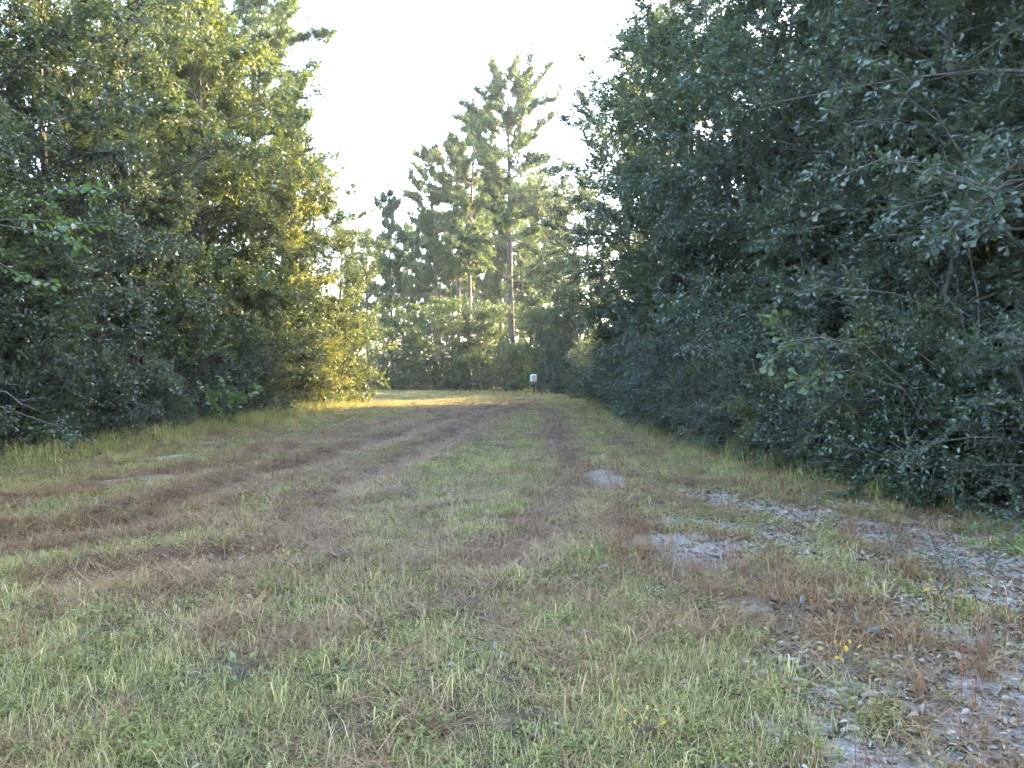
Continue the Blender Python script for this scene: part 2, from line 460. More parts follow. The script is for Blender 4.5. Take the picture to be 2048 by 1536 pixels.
def grow_pine(seed, H=26., hb=11., rad=4.0, r0=.34, nwhorl=17, needle=.26, asym=0.0, low=(), tufts=1.0, top_round=.5):
    rs = np.random.default_rng(seed)
    tr, br = Geo(), Geo()
    n = 14
    t = np.linspace(0, 1, n)
    off = np.cumsum(rs.normal(0, .004 * H, (n, 2)), 0) * t[:, None]
    pts = np.concatenate([off, (t * H * .985)[:, None]], 1); pts[0, 2] = -.2
    rr = r0 * (1 - t ** 1.15) ** .8 + .02; rr[0] *= 1.25
    tr.tube(pts, rr, 10)
    TP, TDir = [], []
    specs = []
    for w in range(nwhorl):
        f = (w + rs.uniform(.1, .9)) / nwhorl
        m = rs.integers(3, 6)
        a0 = rs.random() * 6.28
        for q in range(m):
            f2 = min(.985, f + rs.normal(0, .035))
            prof = (.5 + .5 * f2 / .5) if f2 < .5 else max(.36, math.sqrt(max(0, 1 - ((f2 - .5) / .53) ** 2)))
            specs.append((hb + (H - hb) * max(0, f2) * .98, a0 + q * 6.283 / m + rs.normal(0, .3), rad * prof * rs.uniform(.3, 1.2), R(rs.uniform(-8, 34) + 24 * f2 ** 3)))
    for (h, az, ln) in low:
        specs.append((h, az, ln, R(rs.uniform(5, 18))))
    for (h, az, ln, el) in specs:
        ln *= 1 + asym * math.cos(az)
        b, _ = on_poly(pts, min(.99, h / (H * .985)))
        c = limb_curve(rs, b, az, el, ln, 6, -.35, .16)
        r1 = .012 + ln * .012
        br.tube(c, np.linspace(r1, .01, 6), 5)
        nsub = int(5 + ln * 3.2)
        for j in range(nsub):
            tt = .3 + .7 * (j + rs.random()) / nsub
            q, tg = on_poly(c, min(tt, 1.))
            aa = math.atan2(tg[1], tg[0]) + rs.choice([-1, 1]) * rs.uniform(.3, 1.0)
            c2 = limb_curve(rs, q, aa, math.asin(np.clip(tg[2], -1, 1)) + rs.normal(.15, .25), rs.uniform(.35, .9) * (.6 + ln * .12), 3, -.3, .15)
            br.tube(c2, [.012, .008, .006], 3)
            for u in (.25, .45, .65, .85, 1.0):
                if rs.random() > .92 * tufts: continue
                q2, tg2 = on_poly(c2, u)
                TP.append(q2 + rs.normal(0, .09, 3)); TDir.append(unit(tg2 + rs.normal(0, .4, 3) + [0, 0, .35]))
                if u == 1.0:
                    for _ in range(2): TP.append(q2 + rs.normal(0, .16, 3)); TDir.append(unit(tg2 + rs.normal(0, .6, 3) + [0, 0, .3]))
        for u in (.85, 1.0):
            q2, tg2 = on_poly(c, u); TP.append(q2); TDir.append(unit(tg2 + [0, 0, .3]))
    TP, TDir = np.array(TP), np.array(TDir)
    nn = 32
    n = len(TP)
    D = unit(TDir[:, None] * .75 + unit(rs.normal(0, 1, (n, nn, 3))) * .95)
    P = np.repeat(TP[:, None], nn, 1) + TDir[:, None] * rs.uniform(-.14, .12, (n, nn))[..., None]
    L = needle * rs.uniform(.75, 1.2, (n, nn, 1))
    S = unit(np.cross(D, rs.normal(0, 1, (n, nn, 3)))) * .017
    V = np.stack([P - S, P + S, P + D * L], 2).reshape(-1, 3)
    F = np.arange(len(V)).reshape(-1, 3)
    tint = np.clip(rs.beta(2, 3, (n, nn)) * .5 + rs.random((n, 1)) * .5, 0, 1).ravel()
    crown = mesh_np('crown', V, [F], M['needle'], {'tint': np.repeat(tint, 3)})
    return tr.mesh('trunk', M['pine_bark']), br.mesh('branches', M['pine_bark']), crown

def plant(name, meshes, x, y, label, cat, group=None, s=1.0, sz=None, rz=0.0, sink=0.0, lean=0.0):
    o = empty(name, (x, y, float(ground_z(np.array(x), np.array(y))) - sink), rz, s)
    if sz: o.scale = (s, s, sz)
    if lean: o.rotation_euler = (Matrix.Rotation(-R(lean), 3, 'Y') @ Matrix.Rotation(rz, 3, 'Z')).to_euler()
    tag(o, label, cat, group)
    for nm, me in zip(('trunk' if 'tree' in name or 'oak' in name or 'pine' in name else 'stem', 'branches', 'crown'), meshes):
        c = obj(nm, me, o)
        if nm == 'crown': c['kind'] = 'stuff'
    return o

ORD = ('first second third fourth fifth sixth seventh eighth ninth tenth eleventh twelfth thirteenth fourteenth fifteenth sixteenth seventeenth '
       'eighteenth nineteenth twentieth').split()

# ------------------------------------------------------------------ tree kinds
BIGT = dict(nlimb=58, nsec=9, ntw=10, nleaf=16, leaf=(.125, .060), prof_mid=.45, top_w=.45)
OAK = [grow(1, mat='oak', H=14, rad=3.8, hb=.5, **BIGT),
       grow(2, mat='oak', H=14, rad=3.6, hb=2.4, elev=(15, 50), sparse=.38, **BIGT),
       grow(3, mat='oak_warm', H=14, rad=3.8, hb=1.2, sparse=.34, **BIGT),
       grow(4, mat='oak_dark', H=14, rad=4.0, hb=.5, **BIGT),
       grow(5, mat='oak_dark', H=14, rad=3.7, hb=.8, elev=(15, 45), **BIGT)]
UNDER = [grow(21, mat='under', H=7, rad=2.9, hb=.3, nlimb=32, nsec=8, ntw=7, nleaf=13, r0=.07, bottom=.9, stems=2, leaf=(.15, .075)),
         grow(22, mat='under', H=7, rad=2.6, hb=.4, nlimb=32, nsec=8, ntw=7, nleaf=13, r0=.07, bottom=.8, stems=1, leaf=(.15, .075)),
         grow(23, mat='oak_dark', H=7, rad=3.0, hb=.25, nlimb=32, nsec=8, ntw=7, nleaf=13, r0=.07, bottom=1, stems=2, leaf=(.15, .075)),
         grow(24, mat='oak_warm', H=7, rad=2.9, hb=.25, nlimb=32, nsec=8, ntw=7, nleaf=13, r0=.07, bottom=1, stems=2, leaf=(.13, .065))]
SHRUB = [grow(31, mat='shrub', H=2.0, rad=1.15, hb=.08, nlimb=34, nsec=5, ntw=7, nleaf=14, r0=.022, stems=4, elev=(15, 60), bottom=1, leaf=(.066, .034), twig_len=(.16, .36)),
         grow(32, mat='shrub', H=2.0, rad=1.3, hb=.08, nlimb=34, nsec=5, ntw=7, nleaf=14, r0=.02, stems=5, elev=(5, 50), bottom=1, leaf=(.07, .030), twig_len=(.2, .45)),
         grow(33, mat='oak_warm', H=2.0, rad=1.2, hb=.08, nlimb=32, nsec=5, ntw=7, nleaf=12, r0=.02, stems=4, elev=(15, 60), bottom=1, leaf=(.068, .036), twig_len=(.16, .4))]
EVER = grow(34, mat='evergreen', H=1.5, rad=.95, hb=.05, nlimb=26, nsec=5, ntw=5, nleaf=14, r0=.02, stems=4, elev=(10, 60), bottom=1, leaf=(.085, .042), tmpl=OVAL, twig_len=(.14, .3))
PINE_A = grow_pine(41, H=28, hb=13.6, rad=6.2, r0=.33, nwhorl=18, needle=.30, low=[(6.9, .1, 3.0), (9.8, .2, 3.6), (10.5, 2.9, 4.0), (11.6, 3.3, 5.2), (12.6, .5, 3.8), (12.8, 3.6, 4.4)])
PINE_B = grow_pine(42, H=25, hb=10.5, rad=4.1, r0=.22, nwhorl=16, asym=-.15)
PINE_C = grow_pine(43, H=18, hb=5.5, rad=2.0, r0=.16, nwhorl=15, tufts=.9)

# ------------------------------------------------------------------ left row
NEARL = grow(6, mat='oak_near', H=11, rad=4.0, hb=.5, nlimb=52, nsec=9, ntw=9, nleaf=16, leaf=(.085, .036), tmpl=KITE, bottom=1.0, elev=(0, 40))
LEFT = [(NEARL, -12.0, 8.0, 1.05, .3, 'bushy dark green oak cut by the left picture edge, nearest on that side'),
        (NEARL, -12.3, 12.6, 1.0, 2.2, 'dense green oak behind the large bright leaves at the far left'),
        (OAK[0], -12.2, 17.0, .98, .9, 'tall green oak third along the left side of the lane'),
        (OAK[3], -12.6, 20.6, .92, 3.1, 'dark green oak in the middle of the left row'),
        (OAK[1], -12.0, 24.6, 1.1, 4.2, 'tall open oak with its bare trunk showing left of the lane'),
        (OAK[2], -11.8, 29.0, 1.13, 1.4, 'tall yellow-tinged oak whose top edges the pale sky at left'),
        (OAK[1], -12.0, 33.0, 1.0, 5.5, 'loose crowned oak behind the yellow-tinged one on the left'),
        (OAK[2], -11.6, 37.0, .86, 2.9, 'sunlit yellow-green oak near the far end of the left row'),
        (OAK[0], -11.3, 41.0, .88, .2, 'small green oak next to last in the left row'),
        (OAK[2], -10.6, 45.6, .80, 4.4, 'low golden sunlit tree ending the left row by the bright strip')]
for m, x, y, s, rz, lab in LEFT:
    plant('oak_tree', m, x, y, lab, 'tree', 'oaks along the left side of the lane', s, None, rz, 0, -4.0 if y > 35 else 0)
for k, (x, y, v, s) in enumerate([(-17, 11, 3, 1), (-17.5, 17, 0, 1.05), (-17, 23, 4, 1.1), (-17.5, 29, 2, 1.1), (-17, 35, 0, 1.0), (-17.5, 40, 2, .9)]):
    plant('oak_tree', OAK[v], x, y, 'oak filling gaps behind the front row on the left, %s from the camera' % ORD[k], 'tree', 'second row oaks on the left', s, None, k * 1.3)

# ------------------------------------------------------------------ right row
NEARR = grow(7, mat='spat', r0=.11, H=12, rad=4.1, hb=2.6, nlimb=44, nsec=8, ntw=8, nleaf=11, leaf=(.13, .060), tmpl=SPAT, bottom=.85, elev=(0, 40), twig_len=(.2, .45))
RIGHT = [(NEARR, 8.6, 5.0, 1.0, .4, 'broad-leaved oak at the right picture edge, nearest on that side'),
         (NEARR, 8.2, 10.2, 1.05, 2.5, 'dark oak with large lobed leaves over the sandy track'),
         (OAK[3], 8.3, 14.2, .95, 1.1, 'dense dark oak just past the large-leaved one on the right'),
         (OAK[4], 8.0, 18.4, 1.05, 3.7, 'fourth oak from the camera in the shaded right row'),
         (OAK[3], 8.0, 22.8, 1.1, 5.1, 'fifth oak from the camera in the shaded right row'),
         (OAK[0], 8.2, 27.2, 1.18, .7, 'tall oak whose top leaves the frame beside the pale sky at right'),
         (OAK[4], 8.2, 31.8, 1.2, 2.0, 'shaded oak with a loose top against the sky, right row'),
         (OAK[0], 7.8, 36.6, 1.18, 4.4, 'tall oak two thirds along the right row'),
         (OAK[3], 7.3, 41.4, 1.18, .1, 'dark oak before the gap in the right row'),
         (OAK[0], 6.7, 57.5, 1.18, 2.7, 'oak past the gap at the end of the right row'),
         (OAK[4], 4.2, 63.5, 1.25, 5.8, 'oak leaning over the lane end right of the tall pine')]
for m, x, y, s, rz, lab in RIGHT:
    t_ = plant('oak_tree', m, x, y, lab, 'tree', 'oaks along the right side of the lane', s, None, rz, 0, 4.5 if y > 25 else 0)
    if 'large lobed' in lab: NEAR_OAK = t_
for k, (x, y, v, s) in enumerate([(13, 8, 3, 1.2), (13, 13, 4, 1.2), (13, 18, 0, 1.3), (13.2, 23.5, 3, 1.3), (13, 29, 4, 1.3), (13, 34.5, 3, 1.25), (13.3, 40, 0, 1.1), (13.5, 45.0, 3, .9),
                                  (18, 11, 0, 1.3), (18, 19, 3, 1.35), (18.5, 27, 4, 1.35), (18, 35, 3, 1.3), (18.5, 43, 0, 1.1), (19, 49, 3, .85), (24, 32, 0, 1.3), (25, 42, 3, 1.15), (26, 50, 0, .9), (11, 63.5, 0, 1.1), (16, 67, 0, 1.15), (21, 70, 3, 1.15), (13, 71, 4, 1.1)]):  # heights shaped for shade; last four added unseen to shade the lane end
    plant('oak_tree', OAK[v], x, y, 'oak in the deep shade behind the front row on the right', 'tree', 'oaks behind the right row', s, None, k * 2.1)

# ------------------------------------------------------------------ pines
def pine(m, px, d, H, base_h, lab, rz=0.0, wide=1.0, group='pines at the end of the lane'):
    s = H / base_h
    plant('pine_tree', m, X(px, d), d, lab, 'tree', group, s * wide, s, rz, 0)
pine(PINE_A, 1024, 68, 27.3, 28, 'tallest pine, straight grey trunk standing behind the tripod feeder', 0)
pine(PINE_B, 938, 74, 26.0, 25, 'tall pine left of the tallest one, right of a pair', 1.0, 1.0)
pine(PINE_B, 917, 77, 24.5, 25, 'tall pine left of the tallest one, left of a pair', 2.9, 1.05)
pine(PINE_B, 872, 80, 24.0, 25, 'bushy pine forming the left shoulder of the pine group', 4.4, 1.1)
pine(PINE_C, 785, 72, 18.0, 18, 'narrow pine standing alone in the gap left of the group', 0.4, 1.0)
pine(PINE_C, 832, 82, 16.5, 18, 'short pine between the lone narrow one and the group', 2.0, 1.0)
FAR = [(1004, 84, 23, .5), (1042, 86, 22, 2.0), (968, 92, 23, 3.3), (975, 98, 24, 4.0), (1078, 96, 25, 1.2), (1100, 104, 25, 2.2), (848, 96, 21, 3.9), (905, 100, 22, 5.0),
                     (768, 100, 19, .9), (806, 108, 22, 2.6), (735, 96, 19, 1.9), (1060, 112, 22, 3.0), (940, 115, 23, .2), (880, 118, 21, 4.8), (700, 104, 17, 5.4), (1130, 92, 22, 5.9), (1010, 120, 22, 1.7)]
for px, d, H, rz in FAR:
    pine(PINE_C, px, d, H, 18, 'slender far pine, %s from the left behind the pine group' % ORD[sorted(f[0] for f in FAR).index(px)], rz, 1.0, 'far slender pines')
pine(PINE_C, 596, 41, 16, 18, 'slim pine rising behind the far half of the left row', 1.0, 1.0, 'pines behind the left row')
pine(PINE_B, 505, 46, 27, 25, 'tall pine with a long bough reaching into the sky at upper left', 2.4, 1.1, 'pines behind the left row')
pine(PINE_B, 415, 44, 25, 25, 'bright sunlit pine top showing through the left oaks', 5.0, 1.1, 'pines behind the left row')
pine(PINE_B, 330, 38, 24, 25, 'pine behind the open oak on the left', 3.3, 1.0, 'pines behind the left row')
pine(PINE_B, 1345, 46, 24, 25, 'sunlit pine glimpsed through the right row below the sky', 1.3, 1.0, 'pines behind the right row')

for k, (x, y) in enumerate([(15.5, 29), (20.5, 33), (17, 37), (22, 40.5), (27, 45), (24.5, 35.5), (29, 42), (16, 23), (22, 26)]):  # unseen pines added to keep the near left trees in shade
    plant('pine_tree', PINE_B, x, y, 'unseen tall pine added behind the right oaks to shade the left trees', 'tree', 'unseen pines added on the right for shade', .98, None, k * 1.1)

# ------------------------------------------------------------------ understory at the lane end
THK = {1012: 'low bushy tree before the foot of the tallest pine', 1042: 'small bushy tree right of the foot of the tallest pine'}
for k, (px, d, v, s) in enumerate([(745, 70, 0, .85), (790, 69, 1, .9), (830, 71, 2, .95), (872, 70, 0, 1.0), (915, 70, 1, 1.0), (955, 70, 2, 1.05), (992, 71, 0, 1.05), (1035, 72, 2, .95),
                                   (1075, 70, 1, .95), (1110, 67, 2, 1.0), (1140, 64, 0, 1.0), (1012, 66, 2, .75), (1042, 66.5, 1, .62), (700, 72, 2, .8), (650, 75, 0, .9), (600, 78, 1, .9), (850, 80, 1, 1.2), (930, 82, 2, 1.2), (1000, 83, 0, 1.2), (770, 82, 2, 1.1), (1060, 84, 1, 1.2), (720, 78, 1, .7), (810, 76, 0, .75), (895, 76, 2, .8), (975, 77, 1, .8), (1045, 78, 0, .9), (1090, 77, 2, .9), (740, 90, 0, 1.1), (820, 90, 2, 1.2), (890, 91, 0, 1.2), (965, 92, 1, 1.2), (1035, 92, 2, 1.2), (1100, 90, 0, 1.3), (680, 88, 1, 1.1)]):
    s *= (.55, 1.0, .75, 1.2, .6, .9, 1.05)[k % 7]
    plant('understory_tree', UNDER[v], X(px, d), d, 'leafy thicket tree, %s from the left along the front of the lane end' % ORD[k] if k < 11 else THK.get(px, 'low tree deep in the thicket behind its front trees'), 'tree', 'thicket trees across the lane end', s, None, k * 1.7)

for k, (x, y, v, s) in enumerate([(-11.2, 6, 0, .8), (-11.0, 10.2, 1, .8), (-10.9, 14.6, 0, .75), (-11.0, 18.8, 2, .8), (-10.8, 22.6, 1, .75), (-10.8, 26.8, 0, .85), (-10.7, 31, 1, .9), (-10.8, 35, 0, .85), (-10.9, 39, 1, .8), (-10.0, 43.6, 0, .75),
                                  (-15, 13, 2, .9), (-14.8, 19, 0, .9), (-15, 25, 1, 1), (-15, 31, 2, 1), (-15, 37, 0, 1), (-14.5, 43, 1, .8), (-20, 20, 2, 1), (-20, 30, 0, 1), (-20, 40, 1, 1)]):
    plant('understory_tree', UNDER[v], x, y, 'leafy young tree, %s from the camera under the left oaks' % ORD[k] if k < 10 else 'young tree in the shade deep behind the left oaks', 'tree', 'young trees under the left oaks', s, None, k * 2.9)
GAP = {48.9: 'low bushy tree nearest the lane in the gap of the right row', 47.2: 'low bushy tree at the near side of the gap in the right row', 50.6: 'low bushy tree in the middle of the gap in the right row',
       53.2: 'low bushy tree at the far side of the gap in the right row', 57.0: 'dark bushy young tree just right behind the tripod feeder', 62: 'bushy young tree between the feeder and the tall pine'}
for k, (x, y, v, s) in enumerate([(7.4, 12.6, 2, .7), (7.0, 16.4, 2, .8), (6.8, 20.6, 1, .8), (6.8, 25, 2, .9), (6.8, 29.6, 0, .9), (7.0, 34.2, 2, .95), (7.2, 39, 2, .95), (7.6, 44, 1, .8),
                                  (10.8, 7.4, 2, .8), (11, 12, 2, .9), (11, 16, 0, .9), (11, 21, 2, 1), (11, 26, 1, 1), (11, 32, 2, 1), (11.2, 38, 2, 1), (16, 15, 2, 1), (16, 24, 0, 1), (16, 33, 2, 1), (16, 42, 1, 1), (5.9, 48.9, 2, .58), (6.9, 47.2, 2, .58), (7.3, 50.6, 0, .58), (6.8, 53.2, 1, .62), (3.9, 57.0, 2, .7), (3.2, 62, 0, .95)]):  # low trees in the gap added and sized to trim the sunlit strip
    plant('understory_tree', UNDER[v], x, y, 'leafy young tree, %s from the camera under the right oaks' % ORD[k] if k < 8 else 'young tree in the shade deep behind the right oaks' if y < 46 else GAP[y], 'tree', 'young trees under the right oaks', s, None, k * 2.9)

for x, y, s, lab in [(-8.9, 39.6, .78, 'golden sunlit bushy tree bulging from the far end of the left row'), (-9.3, 42.6, .66, 'smaller golden bush just beyond the sunlit one on the left'),
                     (-8.9, 36.4, .48, 'low golden bush at the start of the sunlit strip')]:
    plant('understory_tree', UNDER[3], x, y, lab, 'tree', 'young trees under the left oaks', s, None, y)

# ------------------------------------------------------------------ edge shrubs
def shrub_label(k, v): return '%s shrub, %s from the camera along the right lane edge' % (('grey-green small-leaved', 'grey-green wispy', 'yellowing')[v], ORD[k])
RS = [shrub_label(i, v) for i, v in enumerate([1, 0, 1, 2, 0, 1, 0, 2, 1, 0, 1, 0, 1, 0, 1, 0, 2, 1])] + ['shrub set back in the shade behind the front shrubs on the right'] * 2
for k, (x, y, v, s) in enumerate([(6.3, 6.6, 1, 1.0), (5.9, 8.0, 0, .95), (6.0, 9.4, 1, 1.05), (5.5, 10.9, 2, .95), (5.2, 12.4, 0, .9), (5.1, 14.2, 1, 1.0), (4.9, 16.2, 0, 1.05), (4.9, 18.5, 2, 1.0),
                                  (4.9, 21, 1, 1.15), (5.0, 24, 0, 1.2), (5.1, 27.5, 1, 1.3), (5.2, 31.5, 0, 1.3), (5.4, 36, 1, 1.3), (5.6, 41, 0, 1.3), (5.4, 45.2, 1, 1.3), (5.3, 47.6, 0, 1.4), (5.4, 50.2, 2, 1.4), (5.6, 53, 1, 1.3), (6.8, 12, 0, 1.2), (7.2, 8.4, 0, 1.2)]):
    plant('shrub', SHRUB[v], x, y, RS[k], 'shrub', 'shrubs along the right edge', s, None, k * 2.3)
for k, (x, y, v, s) in enumerate([(5.1, 10.9, 1, .62), (4.75, 12.2, 0, .6), (4.55, 13.7, 2, .62), (4.4, 15.4, 1, .68), (4.3, 17.4, 0, .7), (4.3, 19.8, 1, .75), (4.35, 22.4, 0, .75), (4.4, 25.6, 1, .8), (5.9, 7.3, 0, .6)]):
    plant('shrub', SHRUB[v], x, y, 'knee-high rounded shrub, %s along the right lane edge' % ('frontmost' if y < 8 else ORD[k + 1]), 'shrub', 'low shrubs spilling onto the lane at right', s, None, k * 1.4)
plant('shrub', EVER, 4.95, 9.4, 'dark glossy evergreen bush by the sandy track on the right', 'shrub', None, .85, None, .5)
for k, (x, y, v, s) in enumerate([(-10.4, 10, 1, 1.2), (-10.2, 12.5, 0, 1.1), (-9.9, 15, 1, 1.0), (-9.8, 17.5, 0, 1.0), (-9.6, 20.5, 1, .9), (-9.6, 23.5, 0, 1.0), (-9.6, 27, 1, 1.1), (-9.6, 31, 2, 1.1),
                                  (-9.7, 35, 0, 1.1), (-9.8, 39, 2, 1.1), (-9.9, 42.5, 2, 1.2)]):
    plant('shrub', SHRUB[v], x, y, '%s shrub, %s from the camera along the left lane edge' % (('low dense', 'low wispy', 'warm yellowish')[v], ORD[k]), 'shrub', 'shrubs along the left edge', s, None, k * 1.9)

# ------------------------------------------------------------------ plants whose leaves can be told apart
def leaf_data(name, tmpl, L, W, mat):
    return leaf_mesh(name, np.zeros((1, 3)), np.array([[1., 0, 0]]), np.array([[0., 0, 1]]), np.array([L]), np.array([W]), np.array([.5]), tmpl, M[mat])
def leafy_boughs(name, label, cat, root, boughs, me_list, nper, seed, s_rng=(.7, 1.15), whorl=False, bark='bark', r1=.014, up=.8, part='leaf', t0=.35, parent=None):
    """an Empty with a stem mesh and one object per leaf; boughs are world polylines"""
    rs = np.random.default_rng(seed)
    o = None if parent else tag(empty(name, root), label, cat)
    g = Geo(); leaves = []
    rt = np.array(root)
    for b in boughs:
        b = np.array(b, float) - rt
        g.tube(b, np.linspace(r1, .004, len(b)), 5)
        for j in range(nper):
            t = t0 + (1 - t0) * ((j // 4 * 4 + 3.5) / nper if whorl else (j + rs.random()) / nper)
            q, tg = on_poly(b, min(t, 1.))
            side = unit(np.cross(tg, [0, 0, 1])) * (1 if j % 2 else -1)
            d = unit(tg * .6 + side * .8 + rs.normal(0, .45, 3) + [0, 0, -.25])
            tw = q + d * rs.uniform(.02, .10)
            g.twigs(np.array([q]), np.array([tw]), .003, .002)
            n = unit(rs.normal(0, .5, 3) + [0, 0, up])
            sd = unit(np.cross(n, d)); n = np.cross(d, sd)
            me = me_list[rs.integers(len(me_list))]
            lo = bpy.data.objects.new(part, me)
            sc = rs.uniform(*s_rng)
            lo.matrix_local = Matrix(((d[0], sd[0], n[0], tw[0]), (d[1], sd[1], n[1], tw[1]), (d[2], sd[2], n[2], tw[2]), (0, 0, 0, 1))) @ Matrix.Scale(sc, 4)
            leaves.append(link(lo))
    st = obj('branch' if parent else 'stem', g.mesh('stem', M[bark]), parent or o)
    if parent:                                   # the bough is given in world space: undo the tree's own placing
        st.matrix_parent_inverse = Matrix.LocRotScale(parent.location, parent.rotation_euler, parent.scale).inverted()
        st.location = root
    for lo in leaves:
        lo.parent = st if parent else o
    return o
BIG = [leaf_data('leaf', OVAL, .15, .10, 'big'), leaf_data('leaf', OVAL, .12, .085, 'big')]
def W3(px, py, d): return (X(px, d), d, CAM_H + (HOR - py) / FPX * d)
leafy_boughs('broadleaf_sapling', 'bright green large-leaved sapling boughs reaching in at the left edge', 'sapling', (-8.2, 10.6, 0),
             [[(-8.2, 10.6, 0), (-8.0, 10.5, 2.2), W3(-40, 440, 10.2), W3(60, 405, 10), W3(120, 380, 9.8), W3(190, 375, 9.6), W3(225, 390, 9.5)],
              [(-8.1, 10.5, 2.0), W3(-10, 440, 10.2), W3(60, 440, 10), W3(140, 448, 9.8), W3(215, 452, 9.6)],
              [(-8.1, 10.5, 1.9), W3(0, 450, 10.1), W3(70, 462, 9.9), W3(130, 470, 9.7), W3(165, 490, 9.6)],
              [(-8.1, 10.5, 1.6), W3(-10, 520, 10.2), W3(50, 555, 10), W3(110, 565, 9.9)]], BIG, 34, 3, t0=.45, s_rng=(.4, .95))
SP = [leaf_data('leaf', SPAT, .145, .075, 'spat'), leaf_data('leaf', SPAT, .12, .062, 'spat')]
SPB = [leaf_data('leaf', SPAT, .14, .075, 'sap'), leaf_data('leaf', SPAT, .12, .065, 'sap')]
leafy_boughs('oak_sapling', 'pale spatulate-leaved oak sapling arching over the right shrubs', 'sapling', (5.7, 9.5, 0),
             [[(5.7, 9.5, 0), W3(1810, 780, 8.9), W3(1720, 710, 8.7), W3(1650, 685, 8.6), W3(1590, 680, 8.5), W3(1540, 715, 8.5)],
              [W3(1720, 710, 8.7), W3(1640, 700, 8.6), W3(1570, 660, 8.5), W3(1545, 630, 8.5)],
              [W3(1810, 780, 8.9), W3(1700, 740, 8.6), W3(1640, 750, 8.5), W3(1600, 765, 8.4)]], SPB, 40, 4, whorl=True, up=.5, r1=.007, t0=.5)
leafy_boughs('branch', None, None, (6.6, 10.0, 3.2),
             [[(6.6, 10, 3.2), W3(1850, 330, 9.6), W3(1760, 320, 9.3), W3(1690, 350, 9.1), W3(1620, 345, 9.0)],
              [(6.6, 10, 3.2), W3(1860, 400, 9.6), W3(1780, 420, 9.2), W3(1690, 420, 9.0), W3(1600, 410, 8.9)],
              [(6.6, 10, 3.2), W3(1880, 250, 9.8), W3(1800, 190, 9.6), W3(1720, 170, 9.5), W3(1650, 190, 9.4)],
              [(6.6, 10, 3.2), W3(1850, 200, 9.8), W3(1780, 130, 9.5), W3(1720, 110, 9.3)],
              [(6.6, 10, 3.2), W3(1960, 420, 9.0), W3(1900, 470, 8.8), W3(1870, 490, 8.7)],
              [(6.6, 10, 3.2), W3(2040, 500, 8.6), W3(1990, 440, 8.4), W3(1960, 470, 8.3)]], SP, 34, 5, whorl=True, up=.6, parent=NEAR_OAK, r1=.011)
leafy_boughs('broadleaf_bush', 'bright green large-leaved bush low before the left shrubs', 'bush', (X(450, 22), 22, 0),
             [[(X(450, 22), 22, 0), W3(430, 800, 22), W3(405, 770, 21.8)], [(X(450, 22), 22, 0), W3(455, 790, 21.8), W3(450, 755, 21.6)],
              [(X(450, 22), 22, 0), W3(485, 800, 21.8), W3(515, 775, 21.6)], [(X(450, 22), 22, 0), W3(470, 810, 21.6), W3(480, 770, 21.3)],
              [(X(450, 22), 22, 0), W3(425, 815, 21.5), W3(420, 785, 21.2)]], BIG, 26, 6, s_rng=(.8, 1.5), t0=.15)

# bare stems, seedlings and dead leaf clumps
def bare_stems(name, label, cat, root, paths, seed, r1=.009, mat='twig'):
    rs = np.random.default_rng(seed)
    o = tag(empty(name, root), label, cat)
    for i, b in enumerate(paths):
        g = Geo()
        b = np.array(b, float) - np.array(root)
        t = np.linspace(0, 1, 9)
        c = np.array([on_poly(b, min(u, .999))[0] for u in t]) + rs.normal(0, .015, (9, 3))
        g.tube(c, np.linspace(r1, .0035, 9), 5)
        for u in rs.uniform(.3, 1, 7):
            q, tg = on_poly(c, u)
            c2 = limb_curve(rs, q, rs.random() * 6.28, rs.uniform(-.6, .9), rs.uniform(.15, .5), 4, .3, .3)
            g.tube(c2, np.linspace(r1 * .45, .002, 4), 3)
        obj('stem', g.mesh('stem', M[mat]), o)
    return o
bare_stems('dead_sapling', 'pale leafless arching stem above the right shrubs', 'dead sapling', (6.0, 9.8, 0),
           [[(6.0, 9.8, 0), W3(1830, 780, 8.9), W3(1730, 690, 8.2), W3(1640, 672, 8.1), W3(1560, 690, 8.0)]], 71, .006)
bare_stems('dead_tree', 'thin grey leafless tree leaning out of the right wood', 'dead tree', (6.4, 10.4, 0),
           [[(6.4, 10.4, 0), W3(1930, 640, 9.6), W3(1850, 540, 9.3), W3(1790, 480, 9.1)],
            [(6.4, 10.4, 0), W3(1960, 620, 9.4), W3(1920, 420, 9.2), W3(1880, 300, 9.2)],
            [W3(1930, 640, 9.6), W3(1800, 590, 9.2), W3(1660, 570, 9.0), W3(1590, 585, 9.0)]], 72, .007)
bare_stems('broken_branch', 'pale broken branch jutting from the bushes at the left edge', 'branch', (-9.0, 10.5, 0),
           [[(-9.0, 10.5, 0), (-8.3, 10.3, 1.2), W3(5, 775, 10), W3(45, 812, 9.8)]], 73, .012)
YEL = leaf_mat('yellow_leaf', [(0, (.34, .22, .03)), (1, (.42, .30, .05))], rnd=0)
PAL = leaf_mat('pale_weed_leaf', [(0, (.11, .15, .08)), (1, (.14, .18, .10))], rnd=0)
DRK = leaf_mat('dark_dead_leaf', [(0, (.018, .011, .008)), (1, (.04, .024, .016))], rnd=0, trans=.05)
M['yel'], M['pal'], M['drk'] = YEL, PAL, DRK
def G(px, py):
    d = FPX * CAM_H / (py - HOR)
    x = X(px, d)
    return (x, d, float(ground_z(np.array(x), np.array(d))))
